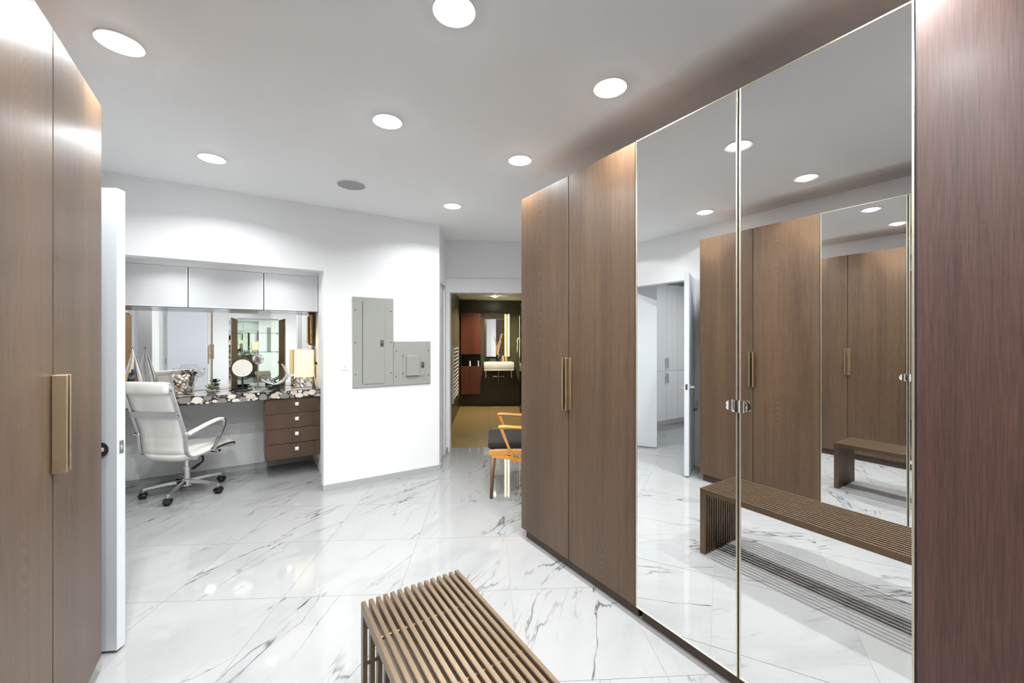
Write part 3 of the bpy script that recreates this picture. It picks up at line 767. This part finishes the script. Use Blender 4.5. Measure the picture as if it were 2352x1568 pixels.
# makeup mirror
t = thing('makeup_mirror', 'round black-framed makeup mirror on a stand', 'mirror', (-.055, 4.84, DZ+.0006), R(-6))
obj('base', box(-.066, .066, -.045, .045, 0, .014, .003), 'black', t)
obj('stem', box(-.0085, .0085, -.006, .006, .014, .115, .002), 'black', t)
obj('yoke', tube([(.104*math.cos(R(a)), 0, .222+.108*math.sin(R(a))) for a in range(180, 361, 9)], .005, 8, up=(0, 1, 0)), 'black', t, smooth='all')
for s in (-1, 1): obj('pivot', box(s*.100-.012, s*.100+.012, -.007, .007, .222, .236, .002, 1), 'black', t)
hd_ = Matrix.Translation((0, 0, .228)) @ Matrix.Rotation(R(82), 4, 'X')
obj('frame_ring', xf(lathe(bm_new(), [(.088, -.008), (.094, -.006), (.095, .006), (.088, .008), (.085, 0)], 48, cap=False), hd_), 'black', t, smooth='all')
obj('light_ring', xf(lathe(bm_new(), [(.074, .002), (.088, .002), (.088, -.006), (.074, -.006)], 48, cap=False), hd_), emis('mirror_light_ring', srgb(232, 214, 180), .12), t)
obj('mirror_face', xf(lathe(bm_new(), [(0, .0025), (.075, .002), (.075, -.006), (0, -.006)], 48), hd_), plain('warm_mirror', srgb(235, 228, 220), .25, metal=.6), t, smooth=True)
t = thing('black_tray', 'flat black tray with a lidded tube behind makeup mirror', 'tray', (-.10, 4.965, DZ+.0006))
obj('tray', box(-.07, .13, -.04, .04, 0, .008, .002), 'black_gloss', t); obj('tube', box(-.05, .09, -.012, .012, .008, .026, .005), 'black', t)

# antler sculpture
t = thing('antler_sculpture', 'polished silver antler sculpture on a black block', 'sculpture', (.215, 4.86, DZ+.0006))
obj('block', box(-.055, .055, -.04, .04, 0, .033, .002), 'black_gloss', t)
main = smooth_path([(-.115, .01, .112), (-.07, 0, .078), (-.015, 0, .052), (.03, 0, .050), (.085, 0, .085), (.115, 0, .14), (.098, -.005, .20), (.070, -.01, .258)], 6)
n = len(main); obj('antler', tube(main, .013, 10, up=(0, 1, 0), scales=[.35+1.0*math.sin(math.pi*min(1, (i/(n-1))*.92+.06))**.8 for i in range(n)]), 'chrome', t, smooth='all')
for pth in ([(.09, 0, .09), (.135, 0, .125), (.165, .005, .185)], [(.06, 0, .065), (.125, .01, .115), (.118, .015, .18), (.100, .02, .24)], [(-.02, 0, .055), (-.05, .02, .095), (-.035, .03, .118)], [(-.06, 0, .07), (-.095, -.02, .085), (-.125, -.02, .09)], [(.02, 0, .05), (-.02, -.02, .075), (-.06, -.03, .10)]):
    sp = smooth_path(pth, 6); m_ = len(sp)
    obj('prong', tube(sp, .0105, 8, up=(0, 1, 0), scales=[1.05-.95*(i/(m_-1))**1.3 for i in range(m_)]), 'chrome', t, smooth='all')
for k in range(5): obj('crown_point', tube([(-.08+.018*k, .006*(-1)**k, .070), (-.085+.02*k, .012*(-1)**k, .10+.006*(k % 2))], .006, 6, up=(0, 1, 0), scales=[1, .15]), 'chrome', t, smooth='all')

# silver pointed vase
t = thing('silver_vase', 'tall pointed silver vase with an arched opening on desk', 'vase', (-.870, 4.84, DZ+.0006), R(25))
b = bm_new(); rows = []; nseg = 28
for i in range(15):
    f = i/14; z = .44*f
    rx = .125*(1-f)**1.15 + .004; ry = .075*(1-f)**.9 + .003
    ox = .012*math.sin(f*2.6)
    rows.append([b.verts.new((ox+rx*math.cos(2*math.pi*k/nseg), ry*math.sin(2*math.pi*k/nseg)*(1+.25*math.cos(2*2*math.pi*k/nseg)*(1-f)), z)) for k in range(nseg)])
for i in range(14):
    for k in range(nseg):
        k2 = (k+1) % nseg
        mid = (k+.5)/nseg
        if 2 <= i <= 7 and abs(mid-.70) < .05*(1-((i-2)/6.5)**2)+.012: continue
        b.faces.new((rows[i][k], rows[i][k2], rows[i+1][k2], rows[i+1][k]))
b.faces.new(rows[0][::-1]); b.faces.new(rows[-1])
obj('shell', b, 'chrome', t, smooth='all')
sp = [(.0+.10*math.cos(R(a)), -.03-.02*math.sin(R(a)), .02+.40*((a-0)/180)**1.4) for a in range(0, 181, 12)]
obj('spine', tube([(.115*(1-f)**1.15, -.055*(1-f), .44*f) for f in [i/12 for i in range(13)]], .006, 8, up=(0, 1, 0)), 'brass', t, smooth='all')

# ------------------------------------------------------------------ white office chair
def office_chair():
    d = Vector((.64, .77, 0)).normalized()
    rz = math.atan2(d.y, d.x) - R(90)       # local +y = facing
    t = thing('office_chair', 'white leather office chair with chrome frame and casters at vanity desk', 'chair', (-.470, 4.672, 0), rz)
    base_rot = R(35) - rz
    obj('gas_column', lathe(bm_new(), [(.026, .10), (.026, .235), (.016, .236), (.016, .33), (0, .33)], 20), 'chrome', t, smooth=True)
    obj('hub', lathe(bm_new(), [(.02, .055), (.036, .065), (.036, .12), (.028, .13), (0, .13)], 20), 'chrome', t, smooth=True)
    for k in range(5):
        a = base_rot + 2*math.pi*k/5; c, s = math.cos(a), math.sin(a)
        lg = obj('base_leg', sweep(bm_new(), [(c*.02, s*.02, .105), (c*.15, s*.15, .100), (c*.295, s*.295, .082)], rect(.012, .011), scales=[1.2, 1, .75]), 'chrome', t)
        cs = obj('caster', xf(lathe(bm_new(), [(0, -.024), (.022, -.024), (.026, -.018), (.026, -.004), (.020, -.002), (.020, .002), (.026, .004), (.026, .018), (.022, .024), (0, .024)], 24),
                 Matrix.Translation((c*.30, s*.30, .0265)) @ Matrix.Rotation(a, 4, 'Z') @ Matrix.Rotation(R(90), 4, 'Y')), 'black', t, smooth=True)
        obj('caster_hood', sweep(bm_new(), [(c*.30+c*.029*math.cos(R(b_)), s*.30+s*.029*math.cos(R(b_)), .0265+.029*math.sin(R(b_))) for b_ in range(0, 181, 15)], rect(.024, .0035), up=(0, 0, 1)), 'black', cs)
        obj('caster_stem', lathe(bm_new(), [(.006, .05), (.006, .09)], 10, (c*.296, s*.296, 0)), 'chrome', cs, smooth=True)
    # side profile: (y forward, z)
    prof = smooth_path([(.30, .355), (.27, .392), (.18, .402), (.05, .388), (-.08, .375), (-.17, .378), (-.215, .42), (-.225, .50), (-.235, .58), (-.27, .70), (-.315, .84), (-.36, .985), (-.372, 1.02)], 5)
    P = [(p.x, p.y) if False else (p[0], p[1]) for p in [(v[0], v[1]) for v in [(q.x, q.y) for q in [Vector((a[0], a[1], 0)) for a in prof]]]]
    n = len(P); W = .213
    # padded sling: seat part and back part
    def pad(i0, i1, th, w, name, ribs=0):
        b = bm_new(); top = []; bot = []
        cols = 9
        for i in range(i0, i1):
            a = P[max(i-1, 0)]; c = P[min(i+1, n-1)]; ty, tz = c[0]-a[0], c[1]-a[1]; l = math.hypot(ty, tz); ny, nz = tz/l, -ty/l   # normal towards sitter
            e = min(1, (i-i0)/2.0, (i1-1-i)/2.0); e = .35+.65*e
            rp = 1 - (.35 if ribs and (i-i0) % ribs == 0 else 0)
            rt = []; rb = []
            for j in range(cols):
                u = -1+2*j/(cols-1); ed = (1-abs(u)**6)*.75+.25
                t_ = th*e*ed*rp; sag = -.012*(1-u*u)
                rt.append(b.verts.new((u*w, P[i][0]+ny*(t_+sag), P[i][1]+nz*(t_+sag)))); rb.append(b.verts.new((u*w, P[i][0]-ny*(t_*.7-sag), P[i][1]-nz*(t_*.7-sag))))
            top.append(rt); bot.append(rb)
        m_ = len(top)
        for i in range(m_-1):
            for j in range(cols-1):
                b.faces.new((top[i][j], top[i][j+1], top[i+1][j+1], top[i+1][j])); b.faces.new((bot[i][j], bot[i+1][j], bot[i+1][j+1], bot[i][j+1]))
            b.faces.new((top[i][0], top[i+1][0], bot[i+1][0], bot[i][0])); b.faces.new((top[i][-1], bot[i][-1], bot[i+1][-1], top[i+1][-1]))
        for rr in (0, -1):
            for j in range(cols-1): b.faces.new((top[rr][j], bot[rr][j], bot[rr][j+1], top[rr][j+1]))
        return obj(name, b, 'leather', t, smooth='all')
    pad(0, 30, .050, W-.002, 'seat', 0)
    pad(28, n, .011, W-.004, 'backrest', 5)
    # head roll at the top
    b = bm_new(); sec = circ(1, 14); a = P[-1]
    rows = []
    for j in range(11):
        u = -1+2*j/10; k = .8+.2*(1-abs(u)**8)
        rows.append([b.verts.new((u*(W+.004), a[0]+.004+(.020*x+.004*y)*k-.012*(1-u*u), a[1]-.035+(.052*y)*k)) for x, y in sec])
    for j in range(10):
        for k in range(14): b.faces.new((rows[j][k], rows[j][(k+1) % 14], rows[j+1][(k+1) % 14], rows[j+1][k]))
    b.faces.new(rows[0][::-1]); b.faces.new(rows[-1])
    obj('headrest', b, 'leather', t, smooth='all')
    for s in (-1, 1):
        path = [(s*(W+.006), P[i][0], P[i][1]) for i in range(4, n)]
        obj('side_frame', sweep(bm_new(), path, rect(.007, .014), up=(1, 0, 0)), 'chrome', t, smooth=True)
        # arm loop
        ap = smooth_path([(s*(W+.022), -.245, .575), (s*(W+.03), -.16, .605), (s*(W+.032), -.02, .640), (s*(W+.032), .09, .655), (s*(W+.032), .135, .635), (s*(W+.032), .13, .58), (s*(W+.028), .075, .47), (s*(W+.018), .035, .39)], 6)
        ar = obj('armrest', sweep(bm_new(), ap, rect(.006, .016), up=(1, 0, 0)), 'chrome', t, smooth=True)
        obj('arm_pad', sweep(bm_new(), ap[2:22], [(-.010, -.019), (.010, -.0205), (.016, -.013), (.016, .013), (.010, .0205), (-.010, .019)], up=(1, 0, 0)), 'leather', ar, smooth='all')
        for q in (ap[0], ap[-1]):
            obj('bolt', xf(lathe(bm_new(), [(.011, -.022), (.011, .012), (.008, .014), (0, .014)], 14), Matrix.Translation((q[0], q[1], q[2])) @ Matrix.Rotation(R(90*s), 4, 'Y')), 'chrome', ar, smooth=True)
    # back and seat cross bars
    cb = [(u*(W+.004)/6, -.293-.012*math.cos(u/6*1.5)-.010, .755) for u in range(-6, 7)]
    obj('back_bar', sweep(bm_new(), cb, rect(.004, .024), up=(0, 0, 1)), 'steel', t, smooth=True)
    for y in (.12, -.12): obj('seat_bar', box(-W, W, y-.018, y+.018, .340, .362, .003, 1), 'chrome', t)
    obj('tilt_box', box(-.055, .055, -.09, .10, .318, .342, .006), 'black', t)
    obj('lever', sweep(bm_new(), [(.05, .05, .330), (.13, .03, .322), (.16, .0, .29), (.165, -.07, .265)], rect(.007, .005)), 'black', t)
    obj('lever_grip', sweep(bm_new(), [(.165, -.045, .275), (.165, -.11, .252)], rect(.012, .007)), 'black', t)
office_chair()

# ------------------------------------------------------------------ wooden armchair behind the wardrobe
def armchair():
    Rv = Vector((math.cos(TH), -math.sin(TH), 0)); Fv = Vector((math.sin(TH), math.cos(TH), 0))
    bxv = (Rv + Fv*.05).normalized()          # towards the chair's back
    o = Rv*(-.181) + Fv*3.533
    rz = math.atan2(bxv.y, bxv.x)
    t = thing('wooden_armchair', 'honey wood armchair with charcoal seat pad half behind the wardrobe', 'chair', (o.x, o.y, 0), rz)
    for y in (0, .52):
        obj('leg', sweep(bm_new(), [(0, y, 0), (.018, y+.0, .375)], circ(.019, 12), up=(1, 0, 0), scales=[.68, 1.28]), 'leg_wood', t, smooth='all')
        obj('leg', sweep(bm_new(), [(.56, y, 0), (.50, y, .20), (.475, y, .375)], circ(.0135, 12), up=(1, 0, 0), scales=[.8, 1.1, 1.35]), 'leg_wood', t, smooth='all')
    for y in (-.012, .532):
        obj('side_rail', box(-.012, .50, y-.013, y+.013, .378, .425, .006), 'honey', t)
        obj('lower_rail', sweep(bm_new(), [(0, y, .375), (.12, y, .362), (.50, y, .285)], rect(.012, .017), up=(0, 0, 1)), 'honey', t)
    obj('front_rail', box(-.005, .02, .0, .52, .378, .42, .005), 'honey', t); obj('back_rail', box(.478, .50, .0, .52, .36, .42, .005), 'honey', t)
    obj('seat_pad', box(-.028, .50, -.002, .522, .425, .485, .022, 4), 'fabric', t, smooth=True)
    for y in (-.035, .555):
        a = obj('armrest', sweep(bm_new(), smooth_path([(.065, y, .622), (.10, y, .628), (.25, y, .618), (.40, y, .606), (.54, y+(.04 if y < .2 else -.04), .60)], 4), [(-.026, -.010), (.026, -.010), (.028, 0), (.024, .011), (-.024, .011), (-.028, 0)], scales=None), 'honey', t, smooth='all')
        obj('arm_post', sweep(bm_new(), [(.205, y+(.018 if y < .2 else -.018), .310), (.085, y, .618)], rect(.011, .021), up=(0, 1, 0), scales=[.8, 1.15]), 'honey', a)
        obj('back_post', sweep(bm_new(), smooth_path([(.475, y+(.03 if y < .2 else -.03), .36), (.52, y+(.03 if y < .2 else -.03), .58), (.60, y+(.03 if y < .2 else -.03), .78)], 4), rect(.014, .014), up=(0, 1, 0)), 'honey', t)
    obj('back_pad', xf(box(-.02, .02, -.245, .245, -.12, .12, .015, 3), Matrix.Translation((.572, .26, .69)) @ Matrix.Rotation(R(20), 4, 'Y')), 'fabric', t, smooth=True)
    obj('top_rail', sweep(bm_new(), [(.60, -.02, .80), (.63, .12, .81), (.64, .26, .812), (.63, .40, .81), (.60, .54, .80)], rect(.014, .025), up=(0, 0, 1)), 'honey', t)
armchair()

# ------------------------------------------------------------------ bathroom contents (local x = p, local y = q)
def bthing(name, label, cat, p, q, z=0, group=None):
    c = bw(p, q); return thing(name, label, cat, (c[0], c[1], z), BA, group)
t = bthing('bathroom_cabinet', 'tall reddish walnut wall cabinet with an open niche in bathroom', 'cabinet', -.379, BQ-.002)
def shelf_box(z0, z1):
    return box(-.199, .199, -.20, 0, z0, z1)
obj('upper_body', box(-.199, .199, -.20, 0, 1.068, 1.90), 'bath_wood', t); obj('lower_body', box(-.199, .199, -.20, 0, .26, .824), 'bath_wood', t)
obj('upper_door', box(-.198, .198, -.218, -.201, 1.07, 1.90, .001, 1), 'bath_wood', t); obj('lower_door', box(-.198, .198, -.218, -.201, .262, .822, .001, 1), 'bath_wood', t)
obj('niche_back', box(-.199, .199, -.02, 0, .824, 1.068), 'black', t)
for s in (-1, 1): obj('niche_side', box(s*.199-.009*(s+1), s*.199-.009*(s-1), -.20, -.02, .824, 1.068), 'black', t)
o = tag(obj('white_bottle', lathe(bm_new(), [(.016, 0), (.016, .09), (.008, .105), (.008, .12), (0, .12)], 16, bw(-.40, BQ-.12)+(.8245,)), 'white_plastic', smooth=True), 'small white bottle in the dark cabinet niche', 'bottle')
b = bm_new(); c = bw(-.235, BQ-.11)
o = thing('folded_booklet', 'white booklet standing in the cabinet niche', 'booklet', (c[0], c[1], .8245), BA+R(12))
obj('cover', box(-.012, .012, -.06, .06, 0, .11, .001, 1), 'white_plastic', o); obj('pages', box(-.009, .009, -.058, .062, .003, .107), 'leather', o)

t = bthing('wall_sink', 'rectangular white ceramic wall sink in the bathroom', 'sink', .188, BQ-.001)
b = bm_new()
for x0, x1, y0, y1, z0, z1 in ((-.30, .30, -.42, 0, .748, .775), (-.30, .30, -.42, -.385, .775, .912), (-.30, .30, -.10, 0, .775, .912), (-.30, -.265, -.385, -.10, .775, .912), (.265, .30, -.385, -.10, .775, .912)): bx(b, x0, x1, y0, y1, z0, z1, .006, 2)
obj('basin', b, 'ceramic', t, smooth=True)
f = obj('faucet', lathe(bm_new(), [(.022, .912), (.020, .92), (.018, 1.05), (.02, 1.07), (0, 1.075)], 16, (-.01, -.06, 0)), 'chrome', t, smooth=True)
obj('spout', tube([(-.01, -.06, 1.02), (-.01, -.18, 1.00)], .011, 10), 'chrome', f, smooth='all')
for x in (-.265, .25): obj('bracket', box(x-.014, x+.014, -.36, -.34, .608, .748, .003), 'ceramic', t)
obj('drain_pipe', lathe(bm_new(), [(.013, .465), (.013, .748)], 14, (-.005, -.16, 0)), 'chrome', t, smooth=True)
for s in (-1, 1):
    v = obj('stop_valve', xf(lathe(bm_new(), [(.011, 0), (.011, .10), (0, .10)], 12), Matrix.Translation((-.005+s*.02, -.10, .61)) @ Matrix.Rotation(R(90*s), 4, 'Y')), 'chrome', t, smooth=True)
    obj('valve_knob', lathe(bm_new(), [(0, -.028), (.022, -.02), (.026, 0), (.022, .02), (0, .028)], 14, (-.005+s*.115, -.10, .605)), 'chrome', v, smooth=True)
t = bthing('bathroom_mirror', 'tall bathroom mirror above the white sink', 'mirror', .10, BQ-.001)
obj('pane', box(-.206, .206, -.03, -.004, 1.012, 1.90), 'mirror', t); obj('backing', box(-.19, .19, -.004, 0, 1.03, 1.88), 'black', t)
t = bthing('light_strip', 'vertical glowing yellow light strip beside bathroom mirror', 'lamp', .366, BQ-.001)
obj('housing', box(-.058, .058, -.02, 0, 1.012, 1.896), plain('olive_brass', srgb(150, 140, 60), .4, metal=.5), t)
for x in (-.035, .03): obj('tube_light', box(x-.011, x+.011, -.032, -.02, 1.02, 1.89, .003, 1), 'led_strip', t)
t = bthing('branch_vase', 'dark vase of dry branches on the bathroom sink', 'vase', .16, BQ-.085, .9125)
obj('vase', lathe(bm_new(), [(.018, 0), (.026, .02), (.024, .09), (.014, .12), (.016, .135)], 16), 'black_gloss', t, smooth=True)
rb_ = random.Random(3)
for k in range(11):
    a = rb_.uniform(-.10, .13); hgt = rb_.uniform(.32, .61)
    pth = smooth_path([(0, 0, .10), (a*.3+rb_.uniform(-.02, .02), rb_.uniform(-.02, 0), .10+hgt*.4), (a*.8, rb_.uniform(-.04, 0), .10+hgt*.75), (a+rb_.uniform(-.03, .03), rb_.uniform(-.05, 0), hgt)], 4)
    obj('branch', tube(pth, .006, 6, up=(0, 1, 0), scales=[1.2-1.0*i/(len(pth)-1) for i in range(len(pth))]), 'branch', t, smooth='all')
for p, lab in ((.277, 'wooden soap block on the sink, next to the branches'), (.340, 'wooden soap block on the sink, next to the light strip')):
    t = bthing('soap_dispenser', lab, 'dispenser', p, BQ-.055, .9125, 'wooden soap dispensers')
    obj('bottle', box(-.026, .026, -.026, .026, 0, .11, .004), 'branch', t); obj('cap', lathe(bm_new(), [(.01, .11), (.01, .128), (0, .13)], 12), 'brass', t, smooth=True)
t = bthing('black_clock', 'small black box clock on the left end of sink', 'clock', -.052, BQ-.06, .9125)
obj('case', box(-.042, .042, -.02, .02, 0, .075, .004), 'black', t); obj('face', box(-.034, .034, -.0215, -.02, .01, .065), 'black_gloss', t)
# towel radiator on the left wall
t = bthing('towel_radiator', 'cream ladder towel radiator on the bathroom left wall', 'radiator', -.60, 6.17)
obj('upright', box(.035, .065, -.025, .025, .40, 1.27, .006), 'leather', t); obj('upright', box(.035, .065, .87, .91, .40, 1.27, .006), 'leather', t)
for k in range(14): obj('rung', box(.050, .068, .025, .875, .46+k*.058, .482+k*.058, .004, 1), 'leather', t)
for y in (.0, .89):
    for z in (.55, 1.12): obj('bracket', box(.001, .04, y-.012, y+.012, z-.012, z+.012), 'chrome', t)
t = bthing('bathroom_switch', 'cream switch plate on the bathroom left wall', 'switch', -.60, 5.70, 1.33)
obj('plate', box(0, .008, -.04, .04, -.06, .06, .002), 'leather', t); obj('rocker', box(.008, .012, -.016, .016, -.034, .034, .001, 1), 'white_plastic', t)
# black curved shower column
t = bthing('shower_column', 'glossy black rounded column beside the bathroom sink', 'column', .95, 7.70)
obj('shell', lathe(bm_new(), [(.36, .003), (.385, .02), (.385, 1.96), (.37, 2.02), (.33, 2.05), (0, 2.05)], 48), 'black_gloss', t, smooth=True)
obj('handle', tube([(-.40, -.02, 1.10), (-.42, -.02, 1.14), (-.42, -.02, 1.36), (-.40, -.02, 1.40)], .011, 10, up=(0, 1, 0)), 'leather', t, smooth='all')
c = bw(.10, 7.6)
t = thing('bathroom_downlight', 'small round ceiling light inside the bathroom', 'downlight', (c[0], c[1], 2.18))
obj('trim_ring', lathe(bm_new(), [(.045, -.006), (.06, -.004), (.062, 0), (.045, 0)], 28, cap=False), 'white_plastic', t, smooth=True)
obj('lens', lathe(bm_new(), [(.045, -.001), (.043, -.012), (.034, -.020), (0, -.024)], 20, cap=False), emis('warm_lens', (1, .95, .85, 1), 70), t, smooth=True)
ld = bpy.data.lights.new('bathroom_lamp', 'AREA'); ld.shape = 'DISK'; ld.size = .09; ld.energy = 24; ld.color = (1, .88, .66); ld.spread = R(150)
lo = bpy.data.objects.new('bathroom_lamp', ld); COL.objects.link(lo); lo.parent = t; lo.location = (0, 0, -.026)

# ------------------------------------------------------------------ hall cabinets seen through the double door in the mirror
for k in range(3):
    x0 = -3.3+k*.6
    labs = ['white hall cabinet at the far end, seen in the mirror doors', 'white hall cabinet in the middle, seen in the mirror doors', 'white hall cabinet next to the open hall door, in the mirror']
    t = thing('hall_cabinet', labs[k], 'cabinet', (x0, 4.12, 0), 0, 'white hall cabinets')
    obj('body', box(0, .598, .02, .455, .08, 2.25), 'white_cab', t); obj('plinth', box(0, .598, .05, .45, 0, .08), 'white_cab', t)
    for z0, z1, hz in ((.085, .868, .76), (.872, 2.245, 1.0)):
        for s in (0, 1):
            d = obj('door', box(.002+s*.299, .297+s*.299, 0, .019, z0, z1, .002, 1), 'white_cab', t)
            hx = .275 if s == 0 else .323
            obj('handle', box(hx-.007, hx+.007, -.028, -.018, hz-.08, hz+.08, .002, 1), 'steel', d)
